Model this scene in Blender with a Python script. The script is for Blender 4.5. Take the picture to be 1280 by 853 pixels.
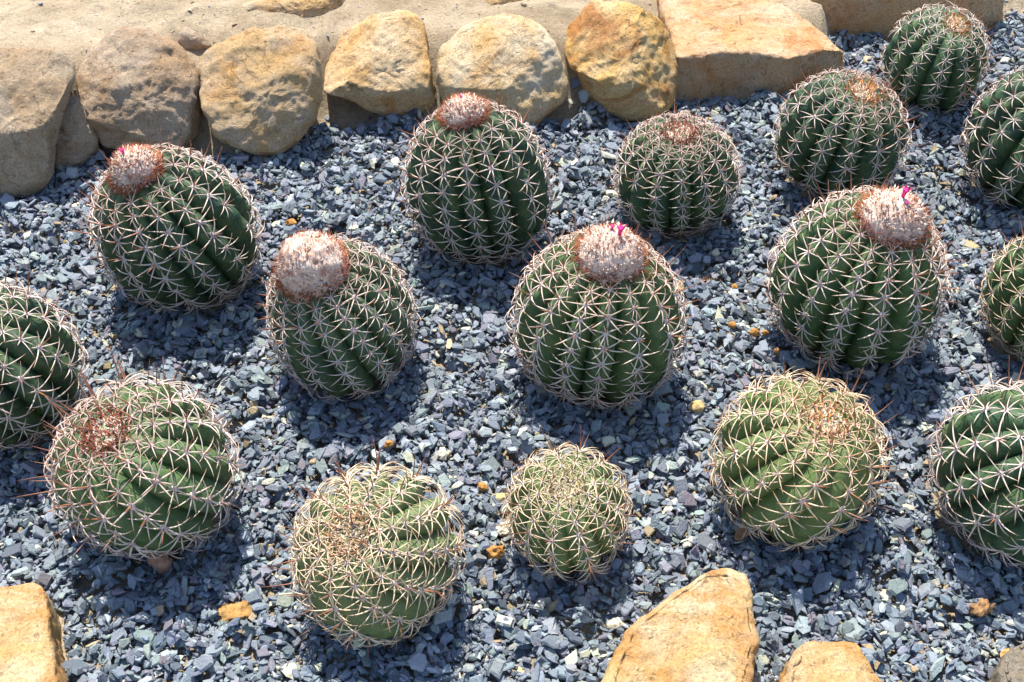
import bpy, math, random
import numpy as np
from mathutils import Matrix, Vector

for o in list(bpy.data.objects):
    bpy.data.objects.remove(o)
scene = bpy.context.scene
COL = scene.collection
rng = np.random.default_rng(11)
random.seed(5)
PI = math.pi

# ------------------------------------------------------------------ camera
cam_d = bpy.data.cameras.new('camera')
cam_d.sensor_width = 36
cam_d.lens = 45.0
cam_d.clip_start = 0.05
cam_d.clip_end = 200
cam = bpy.data.objects.new('camera', cam_d)
COL.objects.link(cam)
cam.location = (0, -1.4849, 1.4849)
cam.rotation_euler = (math.radians(45), 0, 0)
scene.camera = cam

# ------------------------------------------------------------------ light
SUN_EL = math.radians(63)
sdir = np.array([-0.22, 1.0])
sdir /= np.linalg.norm(sdir)
TOSUN = Vector((sdir[0] * math.cos(SUN_EL), sdir[1] * math.cos(SUN_EL), math.sin(SUN_EL)))
world = bpy.data.worlds.new('World')
scene.world = world
world.use_nodes = True
wn = world.node_tree.nodes
sky = wn.new('ShaderNodeTexSky')
sky.sky_type = 'NISHITA'
sky.sun_disc = False
sky.sun_elevation = SUN_EL
sky.sun_rotation = math.atan2(sdir[0], sdir[1])
sky.air_density = 1.0
sky.dust_density = 0.6
bg = wn['Background']
bg.inputs['Strength'].default_value = 0.145
world.node_tree.links.new(sky.outputs[0], bg.inputs['Color'])
sun_d = bpy.data.lights.new('sun', 'SUN')
sun_d.energy = 5.0
sun_d.angle = math.radians(0.53)
sun_d.color = (1.0, 0.94, 0.82)
sun = bpy.data.objects.new('sun', sun_d)
COL.objects.link(sun)
sun.location = (-2, 5, 7)
sun.rotation_euler = TOSUN.to_track_quat('Z', 'Y').to_euler()
vs = scene.view_settings
vs.view_transform = 'Standard'
vs.look = 'None'
vs.gamma = 1
vs.exposure = 1.0
vs.use_curve_mapping = False

# ------------------------------------------------------------------ helpers
def vnoise(p, seed=0):
    """smooth value noise, p (n,3) -> (n,) in -1..1"""
    pi = np.floor(p).astype(np.int64)
    f = p - pi
    f = f * f * f * (f * (f * 6 - 15) + 10)
    def h(ix, iy, iz):
        n = (ix * 374761393 + iy * 668265263 + iz * 2147483647 + seed * 1274126177) & 0xffffffff
        n = ((n ^ (n >> 13)) * 1274126177) & 0xffffffff
        n = ((n ^ (n >> 16)) * 2246822519) & 0xffffffff
        n = n ^ (n >> 15)
        return (n & 0xffff) / 32767.5 - 1
    x, y, z = pi.T
    r = 0
    for dx in (0, 1):
        for dy in (0, 1):
            for dz in (0, 1):
                w = (f[:, 0] if dx else 1 - f[:, 0]) * (f[:, 1] if dy else 1 - f[:, 1]) * (f[:, 2] if dz else 1 - f[:, 2])
                r = r + w * h(x + dx, y + dy, z + dz)
    return r

def fbm(p, oct=4, seed=0, gain=.5):
    s, a = 0, 1
    for o in range(oct):
        s = s + a * vnoise(p * (2.03 ** o) + 17.3 * o, seed + o)
        a *= gain
    return s

def make_mesh(name, verts, faces, smooth=True, col=None):
    me = bpy.data.meshes.new(name)
    me.from_pydata([tuple(v) for v in np.asarray(verts, float).tolist()], [], faces)
    if smooth:
        me.shade_smooth()
    if col is not None:
        a = me.attributes.new('col', 'FLOAT_COLOR', 'POINT')
        c = np.ones((len(verts), 4), np.float32)
        c[:, :3] = col
        a.data.foreach_set('color', c.ravel())
    me.update()
    return me

def add(name, me, mat=None, parent=None, loc=None):
    o = bpy.data.objects.new(name, me)
    COL.objects.link(o)
    if mat is not None and me is not None and not me.materials:
        me.materials.append(mat)
    if parent is not None:
        o.parent = parent
    if loc is not None:
        o.location = loc
    return o

def tag(o, label=None, cat=None, group=None, kind=None):
    if label: o['label'] = label
    if cat: o['category'] = cat
    if group: o['group'] = group
    if kind: o['kind'] = kind
    return o

def grid_faces(nu, nv, wrap_u=True, off=0):
    """vertices ordered v-major: idx = v*nu+u"""
    f = []
    for v in range(nv - 1):
        for u in range(nu if wrap_u else nu - 1):
            u2 = (u + 1) % nu
            f.append((off + v * nu + u, off + v * nu + u2, off + (v + 1) * nu + u2, off + (v + 1) * nu + u))
    return f

# ------------------------------------------------------------------ materials
class NT:
    def __init__(s, name):
        s.m = bpy.data.materials.new(name)
        s.m.use_nodes = True
        s.t = s.m.node_tree
        s.b = s.t.nodes['Principled BSDF']
    def n(s, typ, **kw):
        nd = s.t.nodes.new(typ)
        for k, v in kw.items():
            setattr(nd, k, v)
        return nd
    def l(s, a, b):
        s.t.links.new(a, b)
    def coord(s):
        return s.n('ShaderNodeTexCoord').outputs['Object']
    def noise(s, scale, detail=4, rough=.55, vec=None, dist=0):
        nd = s.n('ShaderNodeTexNoise')
        nd.inputs['Scale'].default_value = scale
        nd.inputs['Detail'].default_value = detail
        nd.inputs['Roughness'].default_value = rough
        nd.inputs['Distortion'].default_value = dist
        if vec is not None: s.l(vec, nd.inputs['Vector'])
        return nd.outputs['Fac']
    def ramp(s, fac, stops, interp='LINEAR'):
        nd = s.n('ShaderNodeValToRGB')
        cr = nd.color_ramp
        cr.interpolation = interp
        while len(cr.elements) > 1: cr.elements.remove(cr.elements[0])
        cr.elements[0].position, cr.elements[0].color = stops[0][0], (*stops[0][1], 1)
        for p, c in stops[1:]:
            e = cr.elements.new(p); e.color = (*c, 1)
        s.l(fac, nd.inputs['Fac'])
        return nd.outputs['Color']
    def mix(s, fac, a, b, blend='MIX'):
        nd = s.n('ShaderNodeMix', data_type='RGBA', blend_type=blend)
        for v, i in ((fac, 0), (a, 6), (b, 7)):
            if hasattr(v, 'links'): s.l(v, nd.inputs[i])
            elif i == 0: nd.inputs[0].default_value = v
            else: nd.inputs[i].default_value = (*v, 1)
        return nd.outputs[2]
    def math(s, op, a, b=None):
        nd = s.n('ShaderNodeMath', operation=op)
        for i, v in enumerate((a, b)):
            if v is None: continue
            if hasattr(v, 'links'): s.l(v, nd.inputs[i])
            else: nd.inputs[i].default_value = v
        return nd.outputs[0]
    def bump(s, h, strength, dist, prev=None):
        nd = s.n('ShaderNodeBump')
        nd.inputs['Strength'].default_value = strength
        nd.inputs['Distance'].default_value = dist
        s.l(h, nd.inputs['Height'])
        if prev is not None: s.l(prev, nd.inputs['Normal'])
        return nd.outputs['Normal']
    def out(s, color=None, rough=None, normal=None, spec=None):
        if color is not None: s.l(color, s.b.inputs['Base Color'])
        if rough is not None:
            if hasattr(rough, 'links'): s.l(rough, s.b.inputs['Roughness'])
            else: s.b.inputs['Roughness'].default_value = rough
        if normal is not None: s.l(normal, s.b.inputs['Normal'])
        if spec is not None: s.b.inputs['Specular IOR Level'].default_value = spec
        return s.m

def mat_sandstone(name, pale, ochre, rust, rust_amt=.5, seed=0., grey=(.30, .27, .22)):
    m = NT(name)
    c = m.coord()
    mp = m.n('ShaderNodeMapping'); mp.inputs['Location'].default_value = (seed * 3.1, seed * 1.7, seed * .9)
    m.l(c, mp.inputs['Vector']); v = mp.outputs[0]
    big = m.noise(11, 5, .6, v, .6)
    col = m.ramp(big, [(.36, pale), (.5, tuple(.5 * (a + b) for a, b in zip(pale, ochre))), (.64, ochre)])
    r = m.noise(6.5, 7, .68, v, 1.0)
    rf = m.ramp(r, [(.60 - .12 * rust_amt, (0, 0, 0)), (.74 - .12 * rust_amt, (1, 1, 1))])
    col = m.mix(m.math('MULTIPLY', rf, .75), col, rust)
    g = m.noise(16, 6, .7, v, .4)
    gf = m.ramp(g, [(.56, (0, 0, 0)), (.70, (1, 1, 1))])
    col = m.mix(m.math('MULTIPLY', gf, .35), col, grey)
    fine = m.noise(240, 5, .8, v)
    col = m.mix(.8, col, m.ramp(fine, [(.30, (.45, .38, .30)), (.5, (1, 1, 1)), (.72, (1.3, 1.27, 1.2))]), 'MULTIPLY')
    pit = m.noise(75, 3, .6, v, .8)
    pf = m.ramp(pit, [(.60, (0, 0, 0)), (.68, (1, 1, 1))])
    col = m.mix(m.math('MULTIPLY', pf, .3), col, (.16, .11, .06))
    vo = m.n('ShaderNodeTexVoronoi', feature='DISTANCE_TO_EDGE'); vo.inputs['Scale'].default_value = 7.5
    wv = m.n('ShaderNodeMixRGB'); wv.inputs[0].default_value = .16
    nz = m.n('ShaderNodeTexNoise'); nz.inputs['Scale'].default_value = 14; nz.inputs['Detail'].default_value = 6; m.l(v, nz.inputs['Vector'])
    m.l(v, wv.inputs[1]); m.l(nz.outputs['Color'], wv.inputs[2]); m.l(wv.outputs[0], vo.inputs['Vector'])
    crk = m.math('MULTIPLY', m.ramp(vo.outputs['Distance'], [(.0, (1, 1, 1)), (.022, (0, 0, 0))]), m.ramp(m.noise(9, 4, .6, v), [(.48, (0, 0, 0)), (.6, (1, 1, 1))]))
    col = m.mix(m.math('MULTIPLY', crk, .45), col, (.17, .10, .05))
    b0 = m.bump(m.math('MULTIPLY', crk, -1.0), .8, .006)
    b1 = m.bump(m.noise(60, 9, .8, v, .4), .8, .012, b0)
    b2 = m.bump(m.noise(300, 5, .8, v), 1.0, .005, b1)
    b3 = m.bump(m.math('MULTIPLY', pf, -1.0), .7, .006, b2)
    return m.out(col, .9, b3, .2)

def mat_ground():
    m = NT('sandy_soil')
    c = m.coord()
    col = m.ramp(m.noise(5, 6, .6, c, .4), [(.35, (.36, .28, .185)), (.52, (.47, .375, .26)), (.68, (.55, .45, .33))])
    d = m.ramp(m.noise(19, 9, .8, c, .9), [(.53, (0, 0, 0)), (.68, (1, 1, 1))])
    col = m.mix(m.math('MULTIPLY', d, .6), col, (.15, .125, .10))
    col = m.mix(.85, col, m.ramp(m.noise(250, 6, .85, c), [(.3, (.35, .3, .25)), (.48, (1, 1, 1)), (.7, (1.35, 1.32, 1.25))]), 'MULTIPLY')
    n = m.bump(m.noise(26, 8, .75, c, .5), 1.0, .02)
    n = m.bump(m.noise(200, 5, .75, c), .9, .004, n)
    return m.out(col, .95, n, .15)

def mat_slate():
    m = NT('slate')
    a = m.n('ShaderNodeAttribute', attribute_name='col').outputs['Color']
    c = m.coord()
    col = m.mix(.55, a, m.ramp(m.noise(260, 4, .7, c), [(.3, (.62, .62, .66)), (.5, (1, 1, 1)), (.72, (1.35, 1.33, 1.28))]), 'MULTIPLY')
    sp = m.ramp(m.noise(900, 2, .5, c), [(.66, (0, 0, 0)), (.74, (1, 1, 1))])
    col = m.mix(m.math('MULTIPLY', sp, .35), col, (.55, .55, .54))
    n = m.bump(m.noise(190, 5, .7, c), .6, .004)
    n = m.bump(m.noise(800, 3, .7, c), .4, .001, n)
    return m.out(col, .62, n, .4)

def mat_rib():
    m = NT('cactus_skin')
    oi = m.n('ShaderNodeObjectInfo')
    c = m.coord()
    a = m.n('ShaderNodeAttribute', attribute_name='col').outputs['Color']
    sep = m.n('ShaderNodeSeparateColor'); m.l(a, sep.inputs[0])
    base = oi.outputs['Color']
    hi = m.mix(.32, base, (.16, .22, .06))
    col = m.mix(m.ramp(m.noise(26, 4, .6, c, .5), [(.38, (0, 0, 0)), (.66, (1, 1, 1))]), base, hi)
    col = m.mix(.5, col, m.ramp(m.noise(140, 3, .6, c), [(.3, (.65, .7, .65)), (.55, (1, 1, 1)), (.75, (1.3, 1.25, 1.2))]), 'MULTIPLY')
    spots = m.ramp(m.noise(330, 2, .5, c), [(.68, (0, 0, 0)), (.73, (1, 1, 1))])
    col = m.mix(m.math('MULTIPLY', spots, .5), col, (.30, .34, .20))
    dust = m.ramp(m.noise(55, 6, .75, c, .6), [(.52, (0, 0, 0)), (.75, (1, 1, 1))])
    col = m.mix(m.math('MULTIPLY', dust, .28), col, (.24, .24, .17))
    # corky old skin low on the stem (attribute r), ragged edge
    ck = m.math('ADD', sep.outputs[0], m.math('MULTIPLY', m.math('SUBTRACT', m.noise(40, 5, .7, c), .5), .9))
    ckf = m.ramp(ck, [(.58, (0, 0, 0)), (.86, (1, 1, 1))])
    col = m.mix(m.math('MULTIPLY', ckf, .75), col, (.17, .12, .075))
    scar = m.ramp(m.noise(20, 5, .75, c, 1.0), [(.66, (0, 0, 0)), (.72, (1, 1, 1))])
    col = m.mix(m.math('MULTIPLY', scar, .55), col, (.30, .25, .14))
    n = m.bump(m.noise(90, 4, .6, c), .35, .004)
    n = m.bump(m.noise(420, 2, .6, c), .2, .001, n)
    return m.out(col, m.ramp(m.noise(30, 3, .6, c), [(.3, (.48,) * 3), (.7, (.72,) * 3)]), n, .35)

def mat_spine():
    m = NT('spine')
    a = m.n('ShaderNodeAttribute', attribute_name='col').outputs['Color']
    oi = m.n('ShaderNodeObjectInfo')
    col = m.mix(oi.outputs['Alpha'], a, oi.outputs['Color'])
    m.out(col, .5, None, .35)
    tr = m.n('ShaderNodeBsdfTranslucent'); m.l(col, tr.inputs['Color'])
    mx = m.n('ShaderNodeMixShader'); mx.inputs[0].default_value = .22
    m.l(m.b.outputs[0], mx.inputs[1]); m.l(tr.outputs[0], mx.inputs[2])
    m.l(mx.outputs[0], m.t.nodes['Material Output'].inputs['Surface'])
    return m.m

def mat_attr(name, rough=.8, bscale=300, bs=.5):
    m = NT(name)
    a = m.n('ShaderNodeAttribute', attribute_name='col').outputs['Color']
    c = m.coord()
    col = m.mix(.5, a, m.ramp(m.noise(bscale, 4, .7, c), [(.3, (.6, .56, .52)), (.5, (1, 1, 1)), (.75, (1.25, 1.25, 1.2))]), 'MULTIPLY')
    return m.out(col, rough, m.bump(m.noise(bscale * .8, 5, .7, c), bs, .003), .25)

def mat_plain(name, c1, c2, scale=60, rough=.7, bs=.4):
    m = NT(name)
    c = m.coord()
    col = m.ramp(m.noise(scale, 5, .65, c), [(.32, c1), (.68, c2)])
    return m.out(col, rough, m.bump(m.noise(scale * 3, 4, .7, c), bs, .002), .3)

M_GROUND = mat_ground()
M_SLATE = mat_slate()
M_RIB = mat_rib()
M_SPINE = mat_spine()
M_WOOL = mat_attr('wool', .95, 350, .6)
M_BRISTLE = mat_attr('bristle', .6, 200, .1)
M_FLOWER = mat_plain('flower_petal', (.62, .01, .16), (.78, .03, .26), 200, .5, .1)

# ------------------------------------------------------------------ ground
RIDGE = np.array([(-3.0, .44), (-1.27, .452), (-.968, .452), (-.887, .49), (-.80, .58), (-.612, .58), (-.486, .58), (-.373, .70), (-.161, .676),
                  (0, .676), (.194, .69), (.339, .78), (.515, .80), (.66, .87), (.72, 1.05), (.877, 1.08), (1.119, 1.10), (1.384, 1.15), (3, 1.2)])
def ridge_y(x):
    return np.interp(x, RIDGE[:, 0], RIDGE[:, 1])
PATH_Z, BED_Z = .118, -.022
def ground_z(x, y):
    pz = PATH_Z - .058 * np.clip((x - .12) / .2, 0, 1)
    d = y - ridge_y(x)
    t = np.clip((d + .075) / .15, 0, 1)
    t = t * t * (3 - 2 * t)
    p = np.stack([x * 3, y * 3, 0 * x], -1)
    n = fbm(p, 4, 3) * .014 * (t * .9 + .12) + fbm(p * 6, 3, 9) * .005 + t * .008 * np.clip(1 - 2 * abs(fbm(p * 2.2 + 4, 4, 31)), -1, 1)
    return BED_Z + (pz - BED_Z) * t + n + .018 * np.clip(d, 0, 3) * t

def build_ground():
    def axis(lo, hi, fine, far):
        core = np.arange(lo, hi + 1e-6, fine)
        out = [1.15 ** k * fine for k in range(1, 80)]
        s, l = 0, []
        for o in out:
            s += o
            if s > far: break
            l.append(s)
        return np.concatenate([lo - np.array(l[::-1]), core, hi + np.array(l)])
    X = axis(-1.45, 1.45, .018, 40)
    Y = axis(-.95, 1.5, .018, 40)
    gx, gy = np.meshgrid(X, Y)
    z = ground_z(gx.ravel(), gy.ravel())
    v = np.stack([gx.ravel(), gy.ravel(), z], -1)
    me = make_mesh('sandy_ground', v, grid_faces(len(X), len(Y), False))
    return tag(add('sandy_ground', me, M_GROUND), 'pale packed sand around and behind the gravel bed', None, None, 'structure')
ground = build_ground()

# ------------------------------------------------------------------ boulders
BOULD = {
'b1':((-0.930,0.477,0.105),(0.362,-0.763,0.536),[(-0.089, 0.083), (-0.033, 0.123), (0.049, 0.131), (0.098, 0.126), (0.121, 0.107), (0.12, 0.063), (0.098, -0.003), (0.073, -0.077), (0.059, -0.124), (0.026, -0.142), (-0.023, -0.145), (-0.077, -0.134), (-0.112, -0.046)]),
'b1b':((-0.833,0.505,0.047),(0.321,-0.767,0.555),[(-0.01, 0.076), (0.018, 0.076), (0.042, 0.029), (0.048, -0.029), (0.017, -0.056), (-0.035, -0.073), (-0.047, -0.031), (-0.033, 0.028)]),
'b2':((-0.714,0.585,0.087),(0.275,-0.797,0.538),[(-0.102, 0.057), (-0.086, 0.087), (-0.049, 0.117), (-0.024, 0.123), (0.029, 0.113), (0.074, 0.089), (0.102, 0.059), (0.117, 0.018), (0.111, -0.04), (0.099, -0.081), (0.075, -0.112), (0.002, -0.12), (-0.071, -0.101), (-0.099, -0.059), (-0.111, -0.008), (-0.115, 0.032)]),
'b3':((-0.480,0.587,0.096),(0.189,-0.816,0.547),[(-0.118, 0.059), (-0.077, 0.089), (-0.016, 0.112), (0.05, 0.12), (0.09, 0.111), (0.108, 0.08), (0.116, 0.014), (0.104, -0.053), (0.073, -0.1), (0.031, -0.131), (-0.005, -0.13), (-0.056, -0.11), (-0.095, -0.084), (-0.112, -0.048), (-0.118, 0.014)]),
'b4':((-0.256,0.686,0.079),(0.099,-0.835,0.541),[(-0.11, 0.029), (-0.087, 0.074), (-0.018, 0.101), (0.049, 0.108), (0.077, 0.091), (0.088, 0.057), (0.098, -0.009), (0.105, -0.053), (0.101, -0.092), (0.065, -0.109), (0.022, -0.109), (-0.022, -0.087), (-0.068, -0.065), (-0.119, -0.052), (-0.119, -0.009)]),
'b5':((-0.016,0.675,0.079),(0.006,-0.838,0.546),[(-0.124, 0.042), (-0.091, 0.074), (-0.039, 0.101), (0.005, 0.113), (0.045, 0.104), (0.078, 0.08), (0.1, 0.053), (0.115, 0.014), (0.128, -0.031), (0.125, -0.059), (0.096, -0.08), (0.057, -0.109), (-0.0, -0.102), (-0.08, -0.08), (-0.121, -0.049), (-0.128, -0.003)]),
'b6':((0.217,0.700,0.089),(-0.084,-0.840,0.537),[(-0.115, 0.031), (-0.102, 0.069), (-0.076, 0.103), (-0.053, 0.119), (0.015, 0.113), (0.054, 0.096), (0.083, 0.069), (0.097, 0.048), (0.107, -0.008), (0.105, -0.053), (0.098, -0.096), (0.037, -0.12), (-0.032, -0.117), (-0.067, -0.086), (-0.09, -0.047), (-0.108, -0.008)]),
's1':((-0.621,0.694,0.130),(0.236,-0.827,0.511),[(-0.03, 0.01), (-0.014, 0.031), (0.016, 0.016), (0.037, -0.007), (0.006, -0.026), (-0.014, -0.026)]),
'r1':((-0.429,0.840,0.112),(0.159,-0.854,0.496),[(-0.156, -0.017), (-0.117, -0.023), (-0.047, -0.034), (0.041, -0.025), (0.106, -0.014), (0.158, 0.001), (0.139, 0.023), (0.043, 0.033), (-0.115, 0.017)]),
'r2':((-0.017,0.872,0.108),(0.006,-0.865,0.501),[(-0.057, -0.004), (-0.029, -0.013), (0.017, -0.015), (0.053, -0.007), (0.05, 0.009), (0.001, 0.015), (-0.048, 0.009)]),
}
SLABS = {
'b7':(0.09, [(0.322, 0.704), (0.397, 0.716), (0.474, 0.721), (0.548, 0.704), (0.629, 0.733), (0.67, 0.721), (0.635, 0.805), (0.57, 0.924), (0.55, 1.007), (0.431, 1.024), (0.301, 1.007), (0.311, 0.924), (0.322, 0.799)]),
'b8':(0.09, [(0.632, 0.963), (0.674, 0.934), (0.724, 0.93), (0.811, 0.943), (0.933, 0.957), (1.062, 0.983), (1.063, 1.129), (0.891, 1.151), (0.691, 1.129)]),
'f1':(0.05, [(-0.723, -0.514), (-0.682, -0.508), (-0.641, -0.501), (-0.624, -0.504), (-0.612, -0.533), (-0.593, -0.593), (-0.57, -0.656), (-0.556, -0.705), (-0.601, -0.727), (-0.666, -0.705)]),
'f2':(0.06, [(0.112, -0.653), (0.142, -0.588), (0.199, -0.537), (0.259, -0.493), (0.284, -0.489), (0.313, -0.498), (0.318, -0.542), (0.319, -0.588), (0.307, -0.634), (0.298, -0.66), (0.277, -0.711), (0.193, -0.732), (0.102, -0.711)]),
'f3':(0.05, [(0.337, -0.647), (0.365, -0.595), (0.391, -0.587), (0.419, -0.592), (0.443, -0.595), (0.452, -0.62), (0.469, -0.652), (0.462, -0.695), (0.39, -0.716), (0.325, -0.695)]),
'f4':(0.03, [(0.625, -0.622), (0.637, -0.602), (0.667, -0.581), (0.699, -0.581), (0.695, -0.628), (0.665, -0.662), (0.624, -0.645)]),
}
def polar_radius(poly, n, rnd=1):
    """radius of a closed outline seen from its own origin, n angles"""
    poly = np.array(poly)
    ang = np.unwrap(np.arctan2(poly[:, 1], poly[:, 0]))
    if ang[-1] < ang[0]:
        poly = poly[::-1]
    P2 = np.roll(poly, -1, 0)
    th = np.linspace(-PI, PI, n, endpoint=False)
    d = np.stack([np.cos(th), np.sin(th)], -1)
    r = np.zeros(n)
    e = P2 - poly
    for k in range(len(poly)):
        den = d[:, 0] * e[k, 1] - d[:, 1] * e[k, 0]
        den = np.where(abs(den) < 1e-9, 1e-9, den)
        t = (poly[k, 0] * e[k, 1] - poly[k, 1] * e[k, 0]) / den
        s = (poly[k, 0] * d[:, 1] - poly[k, 1] * d[:, 0]) / den
        ok = (t > 0) & (s >= -1e-6) & (s <= 1 + 1e-6)
        r = np.where(ok, np.maximum(r, t), r)
    for _ in range(rnd):
        r = (np.roll(r, 1) + 2 * r + np.roll(r, -1)) / 4
    return th, r

def rock_noise(p, n, seed, amp):
    q = p * 9
    d = fbm(q, 3, seed, .42) * .5 + (1 - 2 * abs(fbm(q * 1.7 + 5, 3, seed + 40, .4))) * .2
    d = d * amp + fbm(p * 42, 4, seed + 80, .62) * .0026 - np.clip(fbm(p * 30, 3, seed + 60) - .55, 0, 1) * .005
    # layered ledges of sandstone
    lay = np.sin((p[:, 2] * .8 + p[:, 1] * .25) * 160 + fbm(p * 12, 2, seed + 3) * 5)
    return p + n * (d + lay * amp * .035)[:, None]

def mesh_normals(v, faces_grid):
    nv, nu = faces_grid
    g = v.reshape(nv, nu, 3)
    du = np.roll(g, -1, 1) - np.roll(g, 1, 1)
    dv = np.gradient(g, axis=0)
    n = np.cross(du, dv)
    n /= np.linalg.norm(n, axis=2, keepdims=True) + 1e-12
    return n.reshape(-1, 3)

def boulder(key, mat, seed, depth=.8, nu=150, nv=76, amp=.012, planes=6, sq=.75, cut=(.68, .9), extra=()):
    C, V, poly = BOULD[key]
    C, V = np.array(C), np.array(V)
    V /= np.linalg.norm(V)
    U = np.array([0, V[2], -V[1]]); U /= np.linalg.norm(U)
    X = np.cross(U, V)
    th, r = polar_radius(poly, nu, 3)
    rm = r.mean()
    ps = np.linspace(-PI / 2, PI / 2, nv)
    g = np.abs(np.cos(ps)) ** sq
    h = np.sign(np.sin(ps)) * np.abs(np.sin(ps)) ** sq * depth * min(rm, .13)
    R = g[:, None] * r[None]
    pts = (R * np.cos(th))[..., None] * X + (R * np.sin(th))[..., None] * U + np.repeat(h[:, None], nu, 1)[..., None] * V
    pts = pts.reshape(-1, 3)
    rs = np.random.default_rng(seed)
    norms = []
    for k in range(planes):
        a = rs.uniform(0, 2 * PI); b = rs.uniform(.15, 1.0)
        norms.append((math.cos(b) * V + math.sin(b) * (math.cos(a) * X + math.sin(a) * U), rs.uniform(*cut)))
    for e in extra:
        q = np.array(e[0], float); norms.append((q / np.linalg.norm(q), e[1]))
    for n, c in norms:
        s = pts @ n
        o = s.max() * c
        ex = np.maximum(s - o, 0)
        pts = pts - n * (ex * .82)[:, None]
    n = mesh_normals(pts, (nv, nu))
    if (n * pts).sum() < 0: n = -n
    pts = rock_noise(pts + C, n, seed, amp) - C
    me = make_mesh('boulder', pts, grid_faces(nu, nv))
    root = np.array([C[0], C[1], 0])
    me.vertices.foreach_set('co', (pts + C - root).astype(np.float32).ravel())
    me.update()
    return add('boulder', me, mat, None, root)

def slab(key, mat, seed, bottom=-.05, flare=.012, nu=200, amp=.006, edge=.012, tilt=(0, 0)):
    z, poly = SLABS[key]
    poly = np.array(poly)
    c = poly.mean(0)
    th, r = polar_radius(poly - c, nu, 1)
    prof = [(s, 0.0) for s in np.linspace(.004, 1, 40)[:-6]]
    rm = r.mean()
    e = edge / rm
    for k in range(7):
        a = k / 6 * PI / 2
        prof.append((1 - e + e * math.sin(a), -edge * (1 - math.cos(a))))
    for k in range(1, 16):
        t = k / 15
        prof.append((1 + flare / rm * t, -edge + (bottom - z + edge) * t))
    pts = []
    for s, dz in prof:
        x, y = r * s * np.cos(th), r * s * np.sin(th)
        pts.append(np.stack([x, y, np.full(nu, z + dz) + (tilt[0] * x + tilt[1] * y) * (1 if dz > -.02 else 1)], -1))
    pts = np.array(pts).reshape(-1, 3)
    n = mesh_normals(pts, (len(prof), nu))
    if n[5 * nu, 2] < 0: n = -n
    cc = np.array([c[0], c[1], 0])
    pts = rock_noise(pts + cc, n, seed, amp) - cc
    k = len(pts)
    pts = np.vstack([pts, [[0, 0, pts[:nu, 2].mean()], [0, 0, bottom]]])
    f = grid_faces(nu, len(prof))
    L = (len(prof) - 1) * nu
    f += [((u + 1) % nu, u, k) for u in range(nu)] + [(L + u, L + (u + 1) % nu, k + 1) for u in range(nu)]
    me = make_mesh('flat_boulder', pts, f)
    return add('flat_boulder', me, mat, None, cc)

PALE, OCH, RUST = (.76, .58, .33), (.56, .36, .14), (.42, .19, .05)
m_dull = mat_sandstone('sandstone_dull', (.62, .49, .355), (.54, .38, .235), (.42, .25, .12), .3, 1, (.27, .25, .21))
m_dull2 = mat_sandstone('sandstone_grey_brown', (.62, .48, .35), (.52, .345, .205), (.40, .23, .11), .45, 2, (.33, .32, .29))
m_mid = mat_sandstone('sandstone_mid', (.68, .54, .385), (.66, .43, .205), (.60, .30, .085), .7, 3.3, (.33, .29, .22))
m_gold = mat_sandstone('sandstone_gold', (.84, .65, .42), (.78, .475, .20), (.56, .26, .07), .55, 4, (.45, .38, .27))
m_cream = mat_sandstone('sandstone_cream', (.86, .73, .54), (.80, .56, .29), (.66, .34, .10), .5, 5.2, (.42, .38, .3))
m_rust = mat_sandstone('sandstone_rust', (.84, .62, .34), (.82, .48, .15), (.46, .16, .04), 1.0, 6, (.36, .32, .26))
m_slab = mat_sandstone('sandstone_slab_orange', (.78, .57, .38), (.76, .44, .20), (.68, .29, .10), 1.0, 7, (.33, .28, .21))
m_front = mat_sandstone('sandstone_bright', (.86, .70, .46), (.80, .55, .25), (.70, .31, .07), .9, 8.4, (.5, .42, .28))
m_greyst = mat_sandstone('stone_greyish', (.38, .33, .26), (.33, .26, .18), (.28, .2, .12), .2, 9, (.25, .24, .21))

tag(boulder('b1', m_dull, 21, .75, amp=.010, sq=.9, extra=[((.1, -.5, .85), .42)]), 'dull sandstone boulder sloping to the gravel, at the outer end of the row', 'boulder')
tag(boulder('b1b', m_dull2, 22, .6, 80, 40, .007), 'small shadowed brown stone wedged in the gap between two big dull boulders', 'rock')
tag(boulder('b2', m_dull2, 23, .85, amp=.011, sq=.88, planes=3, extra=[((-.05, -.55, .85), .42), ((.15, -.8, .5), .62)]), 'rounded brown sandstone boulder with a grey front face, behind the leaning cactus', 'boulder')
tag(boulder('b3', m_mid, 24, .85, amp=.012, sq=.88, planes=3, extra=[((-.1, -.5, .85), .42), ((.1, -.8, .5), .62)]), 'blocky round tan boulder with orange streaks beside the rounded brown boulder', 'boulder')
tag(boulder('b4', m_gold, 26, .8, amp=.010, planes=3, extra=[((.1, -.55, .85), .38), ((-.5, -.2, .8), .55), ((.2, -1, -.3), .72)]), 'golden wedge boulder undercut at its base with dark sand hollow beneath', 'boulder')
tag(boulder('b5', m_cream, 27, .8, amp=.010, sq=.88, planes=3, extra=[((-.1, -.5, .87), .42), ((.3, -.75, .5), .82)]), 'cream rounded boulder directly behind the tall cactus with a bristly cap', 'boulder')
tag(boulder('b6', m_rust, 38, .85, amp=.014, planes=4, extra=[((-.45, -.45, .8), .45), ((.55, -.55, .5), .55)]), 'craggy yellow boulder with rust brown patches beside the flat sandstone slab', 'boulder')
tag(slab('b7', m_slab, 31, edge=.010, flare=.014, amp=.008), 'large flat sandstone slab with an orange stained top edging the gravel', 'slab')
tag(slab('b8', m_slab, 32, edge=.014, amp=.008), 'long flat sandstone slab behind the farthest cactus', 'slab')
tag(boulder('s1', m_dull2, 33, .8, 60, 30, .004, sq=.9), 'small angular stone lying on the sand between two boulders', 'rock')
tag(boulder('r1', m_mid, 34, .55, 150, 60, .006), 'low ochre ledge of rock lying in the sand behind the boulder row', 'rock')
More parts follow.
